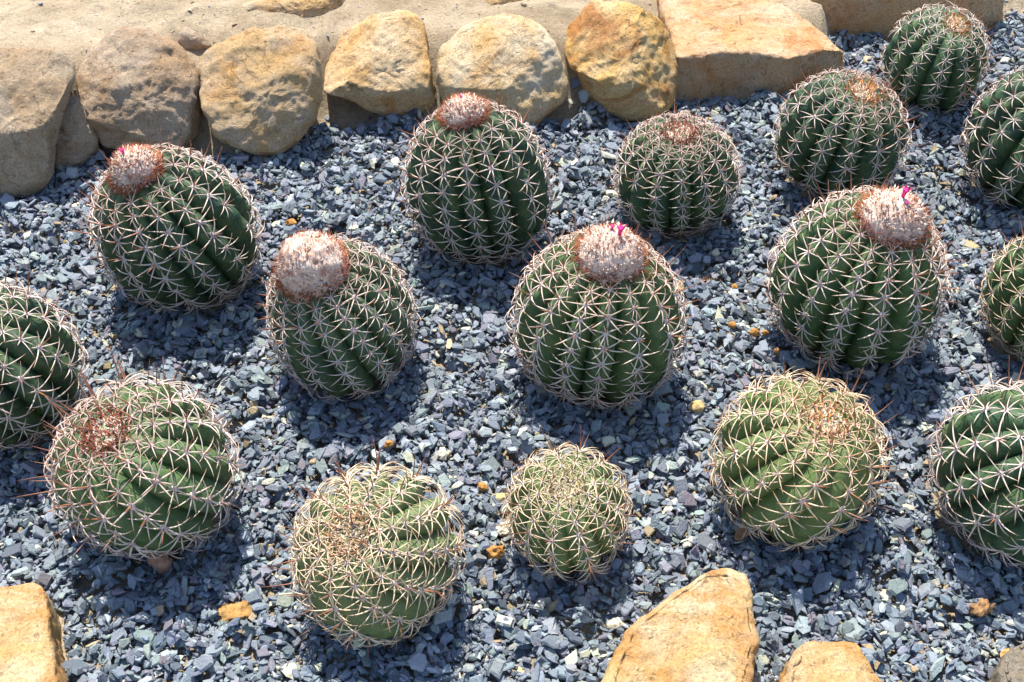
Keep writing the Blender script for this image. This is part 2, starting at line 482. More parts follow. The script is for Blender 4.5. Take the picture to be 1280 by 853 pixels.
tag(boulder('r2', m_mid, 35, .8, 70, 40, .004), 'small flat brown rock on the sand behind the cream boulder', 'rock')
tag(slab('f1', m_front, 36, edge=.008, flare=.004, amp=.006), 'straight-edged ochre sandstone block beside the bluish gravel, with a sharp shadowed side', 'slab')
tag(slab('f2', m_front, 37, edge=.016, flare=.006, amp=.006, tilt=(-.06, .12)), 'large pointed pale yellow sandstone block near the ribbed globe cactus with a swirl', 'slab')
tag(slab('f3', m_front, 39, edge=.016, flare=.01, amp=.005), 'small pale yellow stone with a rounded top beside the large pointed block', 'rock')
tag(slab('f4', m_greyst, 41, edge=.01, flare=.01, amp=.005), 'grey brown stone half sunk in the gravel beside an orange leaf', 'rock')

# ------------------------------------------------------------------ cactus data
#        cx     cy     R     tilt_x tilt_y aspect
CACTI = {
'A':(-0.559, 0.147, 0.125, -0.253, -0.145, 1.120),
'B':(-0.270, -0.048, 0.111, -0.234, -0.173, 1.149),
'C':(-0.060, 0.266, 0.118, -0.146, 0.062, 1.20),
'D':(0.291, 0.327, 0.103, -0.039, -0.105, 1.000),
'E':(0.134, -0.062, 0.125, 0.083, -0.042, 1.080),
'F':(0.601, 0.436, 0.112, 0.202, -0.125, 0.995),
'G':(0.840, 0.705, 0.099, 0.167, -0.215, 0.995),
'H':(0.951, 0.414, 0.123, 0.18, -0.236, 0.998),
'I':(0.550, 0.021, 0.129, 0.173, -0.118, 1.100),
'J':(0.862, 0.012, 0.101, 0.15, -0.10, 1.005),
'K':(0.712, -0.356, 0.120, 0.34, -0.20, 0.943),
'L':(0.402, -0.327, 0.116, 0.236, -0.118, 0.918),
'M':(0.078, -0.399, 0.083, -0.082, -0.197, 0.922),
'N':(-0.179, -0.486, 0.108, -0.314, -0.388, 0.951),
'O':(-0.511, -0.349, 0.121, -0.296, -0.188, 0.932),
'P':(-0.775, -0.158, 0.120, -0.192, -0.093, 0.996),
}
SINK = .86
def cactus_frame(k):
    cx, cy, R, tx, ty, asp = CACTI[k]
    u = np.array([tx, ty, 1.]); u /= np.linalg.norm(u)
    a = np.cross([0, 1, 0], u); a /= np.linalg.norm(a)
    b = np.cross(u, a)
    hz = math.sqrt(R * R * (1 - u[2] ** 2) + (asp * R) ** 2 * u[2] ** 2)
    return R, asp, a, b, u, np.array([cx, cy, SINK * hz])
# footprint of each stem at the gravel surface (for keeping chips out of it)
FOOT = []
for k in CACTI:
    R, asp, a, b, u, C = cactus_frame(k)
    for zz in (0.0, .012):
        t = -(C[2] - zz) / (asp * R)
        FOOT.append((C[0] + u[0] * t * asp * R * .9, C[1] + u[1] * t * asp * R * .9, R * math.sqrt(max(0, 1 - t * t)) * .9))

# ------------------------------------------------------------------ slate gravel
PALETTE = np.array([(.145, .17, .215), (.19, .215, .26), (.235, .26, .305), (.205, .20, .245), (.25, .245, .29), (.275, .30, .34), (.215, .255, .265),
                    (.085, .10, .135), (.35, .375, .40), (.235, .20, .23), (.30, .335, .32), (.52, .50, .41), (.64, .57, .43), (.46, .33, .19)])
PW = np.array([14, 17, 16, 6, 6, 13, 9, 6, 6, 3, 5, 3.0, 1.6, 1.0])
PW = PW / PW.sum()

def chip_templates(n, rs):
    T = []
    for _ in range(n):
        k = rs.integers(4, 8)
        an = np.sort((np.arange(k) + rs.uniform(-.36, .36, k)) / k * 2 * PI)
        rad = rs.uniform(.62, 1.15, k)
        asp = rs.uniform(.22, .45) if rs.uniform() < .22 else rs.uniform(.42, .9)
        ox, oy = np.cos(an) * rad, np.sin(an) * rad * asp
        th = rs.uniform(.08, .25)
        rings = []
        sh = rs.uniform(-.18, .18, 2)
        for s, z, jit in ((rs.uniform(.62, .9), th, .09), (1.0, rs.uniform(-.2, .4) * th, .14 * th), (rs.uniform(.6, .9), -th, .06)):
            slope = rs.uniform(-.16, .16, 2) * (1 if z > .5 * th else .3)
            rx, ry = ox * s + sh[0] * z, oy * s + sh[1] * z
            rings.append(np.stack([rx, ry, z + slope[0] * rx + slope[1] * ry + rs.uniform(-jit, jit, k) * .4], -1))
        v = np.vstack(rings) * .5
        f = [tuple(range(k))]
        for r0 in (0, 1):
            for i in range(k):
                j = (i + 1) % k
                f.append((r0 * k + i, (r0 + 1) * k + i, (r0 + 1) * k + j, r0 * k + j))
        f.append(tuple(range(3 * k - 1, 2 * k - 1, -1)))
        T.append((v, f, th * .5, asp))
    return T

def build_gravel():
    rs = np.random.default_rng(77)
    T = chip_templates(110, rs)
    cell = .003
    x0, y0, x1, y1 = -1.45, -.86, 1.45, 1.32
    nx, ny = int((x1 - x0) / cell), int((y1 - y0) / cell)
    gx = x0 + (np.arange(nx) + .5) * cell
    gy = y0 + (np.arange(ny) + .5) * cell
    GX, GY = np.meshgrid(gx, gy)
    G = ground_z(GX.ravel(), GY.ravel()).reshape(ny, nx)
    H = G.copy()
    # region: a trapezoid a little wider than the view, in front of the stones
    N = 190000
    X = rs.uniform(x0 + .05, x1 - .05, N)
    Y = rs.uniform(y0 + .05, y1 - .05, N)
    half = .72 + (Y + .65) * .285 + .10
    edge = ridge_y(X) + fbm(np.stack([X * 9, Y * 9, 0 * X], -1), 3, 5) * .03 - .055 - .05 * np.exp(-((X + .37) / .09) ** 2) - .03 * np.exp(-((X + .62) / .05) ** 2)
    d = Y - edge
    keep = (abs(X) < half) & ((d < 0) | (rs.uniform(size=N) < np.exp(-np.maximum(d, 0) / .012) * .5))
    for fx, fy, fr in FOOT:
        keep &= (X - fx) ** 2 + (Y - fy) ** 2 > (fr + .004) ** 2
    for k, (z, poly) in SLABS.items():
        p = np.array(poly); c = p.mean(0); th, r = polar_radius(p - c, 180, 1)
        dx, dy = X - c[0], Y - c[1]
        rr = np.interp(np.arctan2(dy, dx), th, r)
        keep &= np.hypot(dx, dy) > rr + .006
    keep &= (X + .379) ** 2 + (Y + .515) ** 2 > .022 ** 2
    X, Y = X[keep], Y[keep]
    N = len(X)
    L = np.clip(np.exp(rs.normal(math.log(.0158), .42, N)), .0065, .042)
    order = np.argsort(rs.uniform(size=N) + (L < .011) * -.12)      # fines tend to settle low
    X, Y, L = X[order], Y[order], L[order]
    yaw = rs.uniform(0, 2 * PI, N)
    ti = rs.integers(0, len(T), N)
    ci = rs.choice(len(PALETTE), N, p=PW)
    colr = PALETTE[ci] * np.array((.80, .845, .855)) * rs.uniform(.74, 1.24, N)[:, None] * rs.uniform(.95, 1.05, (N, 3))
    tiltr = rs.normal(0, .20, (N, 2)) * np.where(rs.uniform(size=N) < .18, 2.6, 1)[:, None]
    mats = np.zeros((N, 3, 3)); pos = np.zeros((N, 3))
    masks = {}
    for i in range(N):
        l = L[i]
        k = max(1, int(l * .36 / cell))
        cx, cy = int((X[i] - x0) / cell), int((Y[i] - y0) / cell)
        w = H[cy - k:cy + k + 1, cx - k:cx + k + 1]
        m = w.mean()
        sx = (w[:, k + 1:].mean() - w[:, :k].mean()) / ((k + 1) * cell)
        sy = (w[k + 1:].mean() - w[:k].mean()) / ((k + 1) * cell)
        sx = min(.8, max(-.8, sx * .9)) + tiltr[i, 0]
        sy = min(.8, max(-.8, sy * .9)) + tiltr[i, 1]
        t = T[ti[i]][2] * l
        z = m + .25 * (w.max() - m) + t * .75
        il = 1 / math.sqrt(1 + sx * sx + sy * sy)
        n = (-sx * il, -sy * il, il)
        ca, sa = math.cos(yaw[i]), math.sin(yaw[i])
        ax = (ca, sa, sx * ca + sy * sa)
        q = 1 / math.sqrt(ax[0] ** 2 + ax[1] ** 2 + ax[2] ** 2)
        ax = (ax[0] * q, ax[1] * q, ax[2] * q)
        by = (n[1] * ax[2] - n[2] * ax[1], n[2] * ax[0] - n[0] * ax[2], n[0] * ax[1] - n[1] * ax[0])
        mats[i] = ((ax[0], by[0], n[0]), (ax[1], by[1], n[1]), (ax[2], by[2], n[2]))
        pos[i] = (X[i], Y[i], z)
        jj = (np.arange(-k, k + 1)) * cell
        if k not in masks:
            masks[k] = jj[None] ** 2 + jj[:, None] ** 2 <= (k + .3) ** 2 * cell * cell
        np.maximum(w, z + t * .7 + sx * jj[None] + sy * jj[:, None], out=w, where=masks[k])
    # pick the 300 that show largest: big, near, lying on top
    ix = ((X - x0) / cell).astype(int); iy = ((Y - y0) / cell).astype(int)
    ontop = H[iy, ix] - pos[:, 2] < L * .28
    dist = np.sqrt(X ** 2 + (Y + 1.485) ** 2 + 1.485 ** 2)
    inview = (abs(X) < .64 + (Y + .62) * .28) & (Y > -.6) & (Y < 1.0)
    score = np.where(ontop & inview, L / dist, 0)
    big = set(np.argsort(-score)[:300].tolist())
    buried = H[iy, ix] - pos[:, 2] > .019
    rest_v, rest_c, fv, fs = [], [], [], []
    off = 0
    for i in range(N):
        if buried[i]: continue
        v, f, _, _ = T[ti[i]]
        if i in big:
            me = make_mesh('slate_chip', (v * L[i]) @ mats[i].T, f, False, colr[i])
            add('slate_chip', me, M_SLATE, ground, pos[i])
            continue
        rest_v.append((v * L[i]) @ mats[i].T + pos[i])
        rest_c.append(np.repeat(colr[i][None], len(v), 0))
        for q in f:
            fv.extend([a + off for a in q]); fs.append(len(q))
        off += len(v)
    V = np.vstack(rest_v).astype(np.float32)
    me = bpy.data.meshes.new('slate_gravel')
    me.vertices.add(len(V)); me.vertices.foreach_set('co', V.ravel())
    me.loops.add(len(fv)); me.loops.foreach_set('vertex_index', np.array(fv, np.int32))
    fs = np.array(fs, np.int32)
    me.polygons.add(len(fs))
    me.polygons.foreach_set('loop_start', np.concatenate([[0], np.cumsum(fs)[:-1]]).astype(np.int32))
    me.update(calc_edges=True)
    a = me.attributes.new('col', 'FLOAT_COLOR', 'POINT')
    c = np.ones((len(V), 4), np.float32); c[:, :3] = np.vstack(rest_c)
    a.data.foreach_set('color', c.ravel())
    me.shade_flat()
    o = add('slate_gravel', me, M_SLATE, ground)
    tag(o, 'loose bluish grey slate chippings between the cacti', kind='stuff')
    print('chips', N, 'tris', int((fs - 2).sum()))
    def top(x, y):
        return float(H[int((y - y0) / cell), int((x - x0) / cell)])
    return top
gravel_top = build_gravel()

# ------------------------------------------------------------------ spines
def tube(path, radii, sides=3):
    """tapered tube along path (m,3), pointed end"""
    path = np.asarray(path); m = len(path)
    tg = np.gradient(path, axis=0); tg /= np.linalg.norm(tg, axis=1, keepdims=True)
    ref = np.array([.3, .2, .93]) if abs(tg[0] @ np.array([.3, .2, .93])) < .9 else np.array([1., 0, 0])
    V = []
    for i in range(m - 1):
        a = np.cross(tg[i], ref); a /= np.linalg.norm(a); b = np.cross(tg[i], a)
        for k in range(sides):
            w = 2 * PI * k / sides
            V.append(path[i] + radii[i] * (math.cos(w) * a + math.sin(w) * b))
    V.append(path[-1])
    F = []
    for i in range(m - 2):
        for k in range(sides):
            k2 = (k + 1) % sides
            F.append((i * sides + k, i * sides + k2, (i + 1) * sides + k2, (i + 1) * sides + k))
    L = (m - 2) * sides
    F += [(L + k, L + (k + 1) % sides, len(V) - 1) for k in range(sides)]
    tt = np.repeat(np.arange(m - 1) / (m - 1), sides).tolist() + [1.0]
    return np.array(V), F, np.array(tt)

def lerp3(t, stops):
    xs = [s[0] for s in stops]
    return np.stack([np.interp(t, xs, [s[1][c] for s in stops]) for c in range(3)], -1)

RADIAL = [(0, (.56, .43, .38)), (.25, (.80, .68, .60)), (.6, (.80, .66, .55)), (1, (.42, .19, .11))]
RADIAL_TAN = [(0, (.66, .50, .37)), (.25, (.84, .70, .52)), (.6, (.84, .67, .46)), (1, (.48, .21, .09))]
CENTRAL = [(0, (.46, .25, .17)), (.3, (.36, .15, .085)), (1, (.17, .055, .03))]
CENTRAL_PALE = [(0, (.55, .38, .30)), (.4, (.50, .30, .21)), (1, (.28, .10, .05))]

def cluster_mesh(seed, nrad, rlen, ncen, clen, cstops, rstops, thick=.0135, curl=1.0):
    rs = np.random.default_rng(seed)
    Vs, Fs, Cs = [], [], []
    off = 0
    def put(v, f, c):
        nonlocal off
        Vs.append(v); Cs.append(c)
        Fs.extend([tuple(a + off for a in q) for q in f]); off += len(v)
    for k in range(nrad):
        an = -PI / 2 + (k + rs.uniform(-.22, .22)) / nrad * 2 * PI
        # spines gather toward the sides and below, fewer straight up
        ln = rlen * (rs.uniform(.78, 1.2) if rs.uniform() > .06 else rs.uniform(.3, .55)) * (.72 + .40 * abs(math.cos(an)))
        el0, el1 = rs.uniform(.42, .78), rs.uniform(-.58, -.12) * curl
        m = 6
        p = np.zeros((m, 3)); 
        side = rs.uniform(-.18, .18)
        for i in range(1, m):
            t = (i - .5) / (m - 1)
            el = el0 + (el1 - el0) * t
            aa = an + side * t
            p[i] = p[i - 1] + ln / (m - 1) * np.array([math.cos(aa) * math.cos(el), math.sin(aa) * math.cos(el), math.sin(el)])
        rad = thick * rs.uniform(.85, 1.15) * np.array([1.0, .95, .82, .62, .36, 0])
        v, f, t = tube(p + np.array([math.cos(an), math.sin(an), 0]) * .018, rad, 4)
        put(v, f, lerp3(t, rstops) * rs.uniform(.85, 1.12))
    for k in range(ncen):
        an = rs.uniform(0, 2 * PI) if ncen > 1 else PI / 2 + rs.uniform(-.8, .8)
        lean = rs.uniform(.1, .5)
        ln = clen * rs.uniform(.75, 1.2)
        d = np.array([math.cos(an) * math.sin(lean), math.sin(an) * math.sin(lean), math.cos(lean)])
        bend = np.array([math.cos(an), math.sin(an), 0]) * rs.uniform(-.10, .14)
        p = np.array([d * ln * s + bend * ln * s * s for s in (0, .25, .5, .78, 1)])
        v, f, t = tube(p, thick * 1.1 * np.array([1, .9, .72, .42, 0]), 4)
        put(v, f, lerp3(t, cstops) * rs.uniform(.8, 1.2))
    # woolly areole: a small lumpy cushion
    nu, nv = 7, 4
    V = []
    for j in range(nv):
        a = j / (nv - 1) * PI / 2
        for i in range(nu):
            w = 2 * PI * i / nu
            r = .034 * math.cos(a) * rs.uniform(.8, 1.2) + .002
            V.append((r * math.cos(w), r * 1.25 * math.sin(w), .028 * math.sin(a) * rs.uniform(.85, 1.1) - .004))
    put(np.array(V), grid_faces(nu, nv) + [tuple(range((nv - 1) * nu, nv * nu))], np.tile((.62, .56, .53), (len(V), 1)) * rs.uniform(.8, 1.1))
    me = make_mesh('spine_cluster', np.vstack(Vs), Fs, True, np.vstack(Cs))
    me.materials.append(M_SPINE)
    return me

POOL = {}
def pool(style):
    if style not in POOL:
        P = dict(
            cap=dict(nrad=8, rlen=.245, ncen=1, clen=.15, cstops=CENTRAL_PALE, rstops=RADIAL, thick=.0097),
            cap_top=dict(nrad=8, rlen=.235, ncen=1, clen=.30, cstops=CENTRAL, rstops=RADIAL, thick=.0097),
            tan=dict(nrad=9, rlen=.29, ncen=1, clen=.16, cstops=CENTRAL_PALE, rstops=RADIAL_TAN, thick=.0102),
            tan_top=dict(nrad=9, rlen=.275, ncen=1, clen=.40, cstops=CENTRAL, rstops=RADIAL_TAN, thick=.0097),
            pink=dict(nrad=8, rlen=.285, ncen=1, clen=.15, cstops=CENTRAL_PALE, rstops=RADIAL, thick=.0102),
            pink_top=dict(nrad=8, rlen=.27, ncen=1, clen=.40, cstops=CENTRAL, rstops=RADIAL, thick=.0097),
            young_tan=dict(nrad=7, rlen=.17, ncen=2, clen=.22, cstops=CENTRAL, rstops=RADIAL_TAN, thick=.010, curl=-1.2),
            young=dict(nrad=6, rlen=.15, ncen=3, clen=.20, cstops=CENTRAL, rstops=CENTRAL, thick=.011, curl=-1.2),
        )[style]
        POOL[style] = [cluster_mesh(100 + s * 7 + len(style), **P) for s in range(16)]
    return POOL[style]

# ------------------------------------------------------------------ cactus
def flower_mesh():
    nu, prof = 10, [(.010, 0), (.013, .02), (.013, .06), (.017, .085), (.024, .10)]
    V = []
    for r, z in prof:
        for i in range(nu):
            w = 2 * PI * i / nu
            V.append((r * math.cos(w), r * math.sin(w), z))
    F = grid_faces(nu, len(prof))
    b = (len(prof) - 1) * nu
    for i in range(0, nu, 2):                      # five pointed petals
        w = 2 * PI * (i + .5) / nu
        V.append((.040 * math.cos(w), .040 * math.sin(w), .125))
        F.append((b + i, b + (i + 1) % nu, len(V) - 1))
    V.append((0, 0, .085))
    F += [(b + i, b + (i + 1) % nu, len(V) - 1) for i in range(nu)]
    me = make_mesh('flower', V, F)
    me.materials.append(M_FLOWER)
    return me
FLOWER = flower_mesh()

def spikes(pts, dirs, lens, rads, cols):
    """many 3-sided spikes as one mesh"""
    V, F, Cc = [], [], []
    for p, d, l, r, c in zip(pts, dirs, lens, rads, cols):
        d = d / np.linalg.norm(d)
        a = np.cross(d, (.31, .17, .93)); a /= np.linalg.norm(a) + 1e-9
        b = np.cross(d, a)
        k = len(V)
        for w in (0, 2.094, 4.189):
            V.append(p + r * (math.cos(w) * a + math.sin(w) * b))
        V.append(p + d * l)
        F += [(k, k + 1, k + 3), (k + 1, k + 2, k + 3), (k + 2, k, k + 3)]
        Cc += [c, c, c, c * .8]
    return np.array(V), F, np.array(Cc)

def cactus(key, label, nrib, style, green, twist=0., depth=.21, ceph=None, flowers=0, nare=11, crown=None, young_tint=None, depress=.10, size=1.0, lump=0.0, taper=0.0):
    R, asp, a, b, u, C = cactus_frame(key)
    R *= .985
    asp *= 1.02
    rs = np.random.default_rng(sum(map(ord, key)) * 13)
    root_loc = np.array([C[0], C[1], 0])
    root = add('cactus', None, None, None, root_loc)
    tag(root, label, 'cactus', 'barrel cacti planted in the slate gravel')
    frame = np.stack([a, b, u], 1)
    Cl = C - root_loc
    lean_n = rs.uniform(0, 100)
    def prof(phi):
        s = np.sin(phi)
        r = R * np.abs(s) ** .88 * (1 - taper * np.cos(phi))
        z = asp * R * np.cos(phi)
        if not ceph:
            z = z - depress * R * np.exp(-(phi / .33) ** 2)
        else:
            z = z - .05 * R * np.exp(-(phi / .45) ** 2)
        return r, z
    def surf(phi, gth, x, crest):
        """phi polar angle, gth angle around, x -1..1 across a rib"""
        r, z = prof(phi)
        dd = depth * np.clip((phi - .10) / .75, 0, 1) ** .8
        f = 1 - dd * np.abs(x) ** 2.3 * (1 - .0 * crest) + crest
        th = gth + twist * (phi - 1.2)
        w = 1 + .035 * np.sin(th * 2 + lean_n) + .02 * np.sin(3 * th + 1 + lean_n) + lump * np.sin(phi * 3 + th + lean_n)
        zc = z * (1 - .25 * dd * np.abs(x) ** 2.3)
        return np.stack([r * f * w * np.cos(th), r * f * w * np.sin(th), zc], -1)
    jit = rs.uniform(-.10, .10, nrib) * 2 * PI / nrib
    gr = np.arange(nrib) * 2 * PI / nrib + jit
    # areole positions along a rib: closer together towards the crown
    s = (np.arange(nare) + .5) / nare
    if ceph:
        p0_ = max(.46, ceph[0] * 1.12)
        phi_are = p0_ + (2.66 - p0_) * s ** 1.12
    else:
        nare += 2
        s = (np.arange(nare) + .5) / nare
        phi_are = .13 + (2.66 - .13) * s ** 1.38
    lo = .02
    NA, NS = 11, 54
    phis = np.linspace(lo, 2.78, NS)
    xs = np.linspace(-1, 1, NA)
    kk = np.arange(nare)
    gap = np.gradient(phi_are)
    for j in range(nrib):
        g0, g1 = gr[j], gr[(j + 1) % nrib] + (2 * PI if j == nrib - 1 else 0)
        are = phi_are + ((j % 2) * .5 - .25 + rs.uniform(-.1, .1)) * gap
        P, X = np.meshgrid(phis, xs, indexing='ij')
        gth = (g0 + g1) / 2 + X * (g1 - g0) / 2
        # swellings at each areole with a fold just above
        cyc = np.interp(P, are, kk) * 2 * PI
        fade = np.clip((P - .35) / .5, 0, 1)
        crest = (.020 * np.cos(cyc) + .008 * np.cos(2 * cyc + 1)) * (1 - X ** 2) * fade
        pts = surf(P, gth, X, crest).reshape(-1, 3)
        pts = pts + (pts / (np.linalg.norm(pts, axis=1, keepdims=True) + 1e-9)) * (fbm(pts * 22 + lean_n, 3, j) * R * .014)[:, None] * np.repeat((1 - xs ** 6)[None], NS, 0).reshape(-1, 1)
        w = pts @ frame.T + Cl
        ck = np.clip((P.ravel() - 1.7) / 1.1, 0, 1)
        me = make_mesh('rib', w, grid_faces(NA, NS, False), True, np.stack([ck, ck * 0, ck * 0], -1))
        rib = add('rib', me, M_RIB, root)
        rib.color = (*(np.array(green) * rs.uniform(.88, 1.12)), 1)
        # spine clusters on the crest
        mid = (g0 + g1) / 2
        for q, ph in enumerate(are):
            if ph < .14 or ph > 2.75: continue
            e = .02
            def S(p_, dx):
                c_ = (.020 * math.cos(np.interp(p_, are, kk) * 2 * PI)) * min(1, max(0, (p_ - .35) / .5))
                return surf(np.array(p_), np.array(mid + dx * (g1 - g0) / 2), np.array(dx * 1.0), np.array(c_))
            p0 = S(ph, 0.)
            du = S(ph - e, 0.) - S(ph + e, 0.)          # toward the crown
            du /= np.linalg.norm(du)
            dv = surf(np.array(ph), np.array(mid + .02), np.array(0.), np.array(0.)) - surf(np.array(ph), np.array(mid - .02), np.array(0.), np.array(0.))
            dv /= np.linalg.norm(dv)
            nn = np.cross(dv, du)
            if nn @ p0 < 0: nn = -nn
            xx = np.cross(du, nn)
            wp = frame @ p0 + Cl
            if wp[2] < .004: continue
            st = style
            if ph < (1.3 if style == 'cap' else 1.5): st = style + '_top'
            young = (not ceph) and ph < .27
            if ph > 1.2 and rs.uniform() < .025: continue
            if young: st = 'young_tan' if style == 'tan' else 'young'
            me = pool(st)[rs.integers(0, 16)]
            o = add('spine_cluster', me, None, rib)
            sc = R * size * rs.uniform(.88, 1.12) * (1.0 if ph > .75 else .82)
            yw = rs.uniform(-.3, .3)
            sx_, sy_ = sc * rs.uniform(.86, 1.14), sc * rs.uniform(.86, 1.14)
            rot = Matrix(((1, 0, 0), (0, 1, 0), (0, 0, 1)))
            B = np.stack([frame @ xx, frame @ du, frame @ nn], 1)
            m4 = Matrix(np.block([[B, wp[:, None]], [np.zeros((1, 3)), np.ones((1, 1))]]).tolist())
            o.matrix_local = m4 @ Matrix.Rotation(rs.normal(0, .12), 4, 'X') @ Matrix.Rotation(yw, 4, 'Z') @ Matrix.Diagonal((sx_, sy_, sc * rs.uniform(.8, 1.2), 1))
            if young and crown is not None:
                o.color = (*crown, .35)
            elif ph < 1.15 and young_tint is not None:
                o.color = (*young_tint, .45 * (1.15 - ph))
            else:
                gl = np.clip((ph - 1.7) / 1.2, 0, .35) + rs.uniform(0, .3) * (rs.uniform() < .4)
                gt = ((.40, .33, .30), (.46, .28, .20), (.33, .29, .27))[rs.integers(0, 3)]
                o.color = (*gt, float(gl))
    # crown
    if ceph:
        cr, ch = ceph[0] * R * .91, ceph[1] * R
        base = asp * R * math.cos(math.asin(min(.95, ceph[0]))) - .06 * R
        top = asp * R * .98 + ch * 1.2
        H = top - base
        nu, nv = 72, 40
        nb = 150
        ii = np.arange(nb) + .5
        bp = np.arccos(1 - ii / nb); bt = PI * (1 + 5 ** .5) * ii
        bd = np.stack([np.cos(bt) * np.sin(bp), np.sin(bt) * np.sin(bp), np.cos(bp)], -1)
        pp = np.linspace(.001, PI / 2 + .25, nv); tt = np.arange(nu) * 2 * PI / nu
        Pg, Tg = np.meshgrid(pp, tt, indexing='ij')
        d = np.stack([np.cos(Tg) * np.sin(Pg), np.sin(Tg) * np.sin(Pg), np.cos(Pg)], -1).reshape(-1, 3)
        near = np.sort(1 - d @ bd.T, 1)
        bump = np.clip(1 - near[:, 0] / .018, 0, 1) ** .6 - .5
        sq = (np.abs(d[:, 2]) ** 2.2 + (1 - d[:, 2] ** 2) ** 1.1) ** (-1 / 2.2)
        rad = sq * (1 + .085 * bump + .05 * fbm(d * 5, 3, 2))
        v = d * rad[:, None] * np.array([cr, cr, H])
        v[:, 2] += base
        wv = v @ frame.T + Cl
        hgt = np.clip(d[:, 2], 0, 1)
        tn = np.clip((fbm(d * 6 + lean_n, 4, 7) * .5 + .5), 0, 1)
        colr = lerp3(tn, [(0, (.34, .18, .13)), (.4, (.52, .38, .31)), (1, (.64, .52, .44))])
        rim = np.clip((.30 - hgt) / .3, 0, 1)[:, None]
        colr = colr * (1 - .5 * rim) + np.array((.46, .24, .15)) * .5 * rim
        me = make_mesh('cephalium', wv, grid_faces(nu, nv), True, colr)
        cp = add('cephalium', me, M_WOOL, root)
        tag(cp, 'pale woolly cap with reddish bristles on the crown')
        def onceph(n, zmin, zmax):
            z = rs.uniform(zmin, zmax, n); t = rs.uniform(0, 2 * PI, n)
            q = np.sqrt(1 - z * z)
            dd = np.stack([np.cos(t) * q, np.sin(t) * q, z], -1)
            s_ = (np.abs(dd[:, 2]) ** 2.2 + (1 - dd[:, 2] ** 2) ** 1.1) ** (-1 / 2.2)
            p = dd * s_[:, None] * np.array([cr, cr, H]); 
            nn = dd / np.array([cr, cr, H]); nn /= np.linalg.norm(nn, axis=1, keepdims=True)
            p[:, 2] += base
            return p, nn, dd
        # wool tufts
        tb = onceph(4, 0, 1)
        bsel = bd[bd[:, 2] > .03]
        s_ = (np.abs(bsel[:, 2]) ** 2.2 + (1 - bsel[:, 2] ** 2) ** 1.1) ** (-1 / 2.2)
        bpos = bsel * s_[:, None] * np.array([cr, cr, H]); bpos[:, 2] += base
        bn = bsel / np.array([cr, cr, H]); bn /= np.linalg.norm(bn, axis=1, keepdims=True)
        wi = rs.integers(0, len(bsel), 1500)
        p, nn = bpos[wi] + rs.normal(0, .026 * R, (1500, 3)), bn[wi]
        di = nn + rs.normal(0, .38, nn.shape)
        tone = rs.uniform(0, 1, len(bsel))[wi] * .65 + rs.uniform(0, .35, len(p))
        cc = lerp3(tone, [(0, (.44, .25, .19)), (.3, (.62, .47, .39)), (1, (.76, .65, .56))])
        V, F, Cc = spikes(p - nn * .003, di, R * rs.uniform(.03, .062, len(p)), R * rs.uniform(.012, .022, len(p)), cc)
        tag(add('wool', make_mesh('wool', V @ frame.T + Cl, F, True, Cc), M_WOOL, cp), kind='stuff')
        # bristles, dense at the rim and thinning over the top
        br = ceph[2] if len(ceph) > 2 else 1.0
        p1, n1, d1 = onceph(int(820 * br), -.05, .30)
        p2, n2, d2 = onceph(int(430 * br), .30, .97)
        p, nn = np.vstack([p1, p2]), np.vstack([n1, n2])
        di = nn + np.array([0, 0, .55]) + rs.normal(0, .28, nn.shape)
        cc = lerp3(rs.uniform(0, 1, len(p)), [(0, (.17, .045, .025)), (.5, (.33, .09, .04)), (1, (.48, .18, .07))])
        ln = R * np.concatenate([rs.uniform(.06, .20, len(p1)), rs.uniform(.06, .13, len(p2))])
        V, F, Cc = spikes(p - nn * .002, di, ln, np.full(len(p), R * .0075), cc)
        tag(add('bristles', make_mesh('bristles', V @ frame.T + Cl, F, True, Cc), M_BRISTLE, cp), kind='stuff')
        for fx, fy, fs_ in (flowers or ()):
            q = np.array([fx * cr, fy * cr, 0])
            zz = base + H * math.sqrt(max(0, 1 - min(.98, (fx * fx + fy * fy)) ** 1.3)) - .045 * R
            fp = frame @ np.array([q[0], q[1], zz]) + Cl
            fo = add('flower', FLOWER, None, cp)
            dr = frame @ np.array([fx * .35, fy * .35, 1.]); 
            m = Vector(dr).to_track_quat('Z', 'Y').to_matrix().to_4x4()
            m.translation = fp
            fo.matrix_local = m @ Matrix.Diagonal((R * fs_ * 1.55, R * fs_ * 1.55, R * fs_ * 1.55, 1))
    else:
        # woolly growing point with a ring of young coloured spines
        n = 70
        rr = np.sqrt(rs.uniform(0, 1, n)) * .22 * R; t = rs.uniform(0, 2 * PI, n)
        z0 = asp * R - depress * R * np.exp(-((rr / R) / .33) ** 2) - .04 * R * (rr / (.2 * R)) ** 2
        p = np.stack([rr * np.cos(t), rr * np.sin(t), z0 - .01 * R], -1)
        di = np.stack([np.cos(t) * .5 * rr / (.2 * R), np.sin(t) * .5 * rr / (.2 * R), np.ones(n)], -1) + rs.normal(0, .3, (n, 3))
        base_c = np.array(crown if crown is not None else (.35, .12, .06))
        V, F, Cc = spikes(p, di, R * rs.uniform(.08, .20, n), np.full(n, R * .010), base_c * rs.uniform(.7, 1.35, (n, 1)))
        tag(add('young_spines', make_mesh('young_spines', V @ frame.T + Cl, F, True, Cc), M_BRISTLE, root), kind='stuff')
        n = 260
        rr = np.sqrt(rs.uniform(0, 1, n)) * .20 * R; t = rs.uniform(0, 2 * PI, n)
        z0 = asp * R - depress * R * np.exp(-((rr / R) / .33) ** 2)
        p = np.stack([rr * np.cos(t), rr * np.sin(t), z0 - .012 * R], -1)
        di = np.stack([0 * t, 0 * t, 1 + 0 * t], -1) + rs.normal(0, .8, (n, 3))
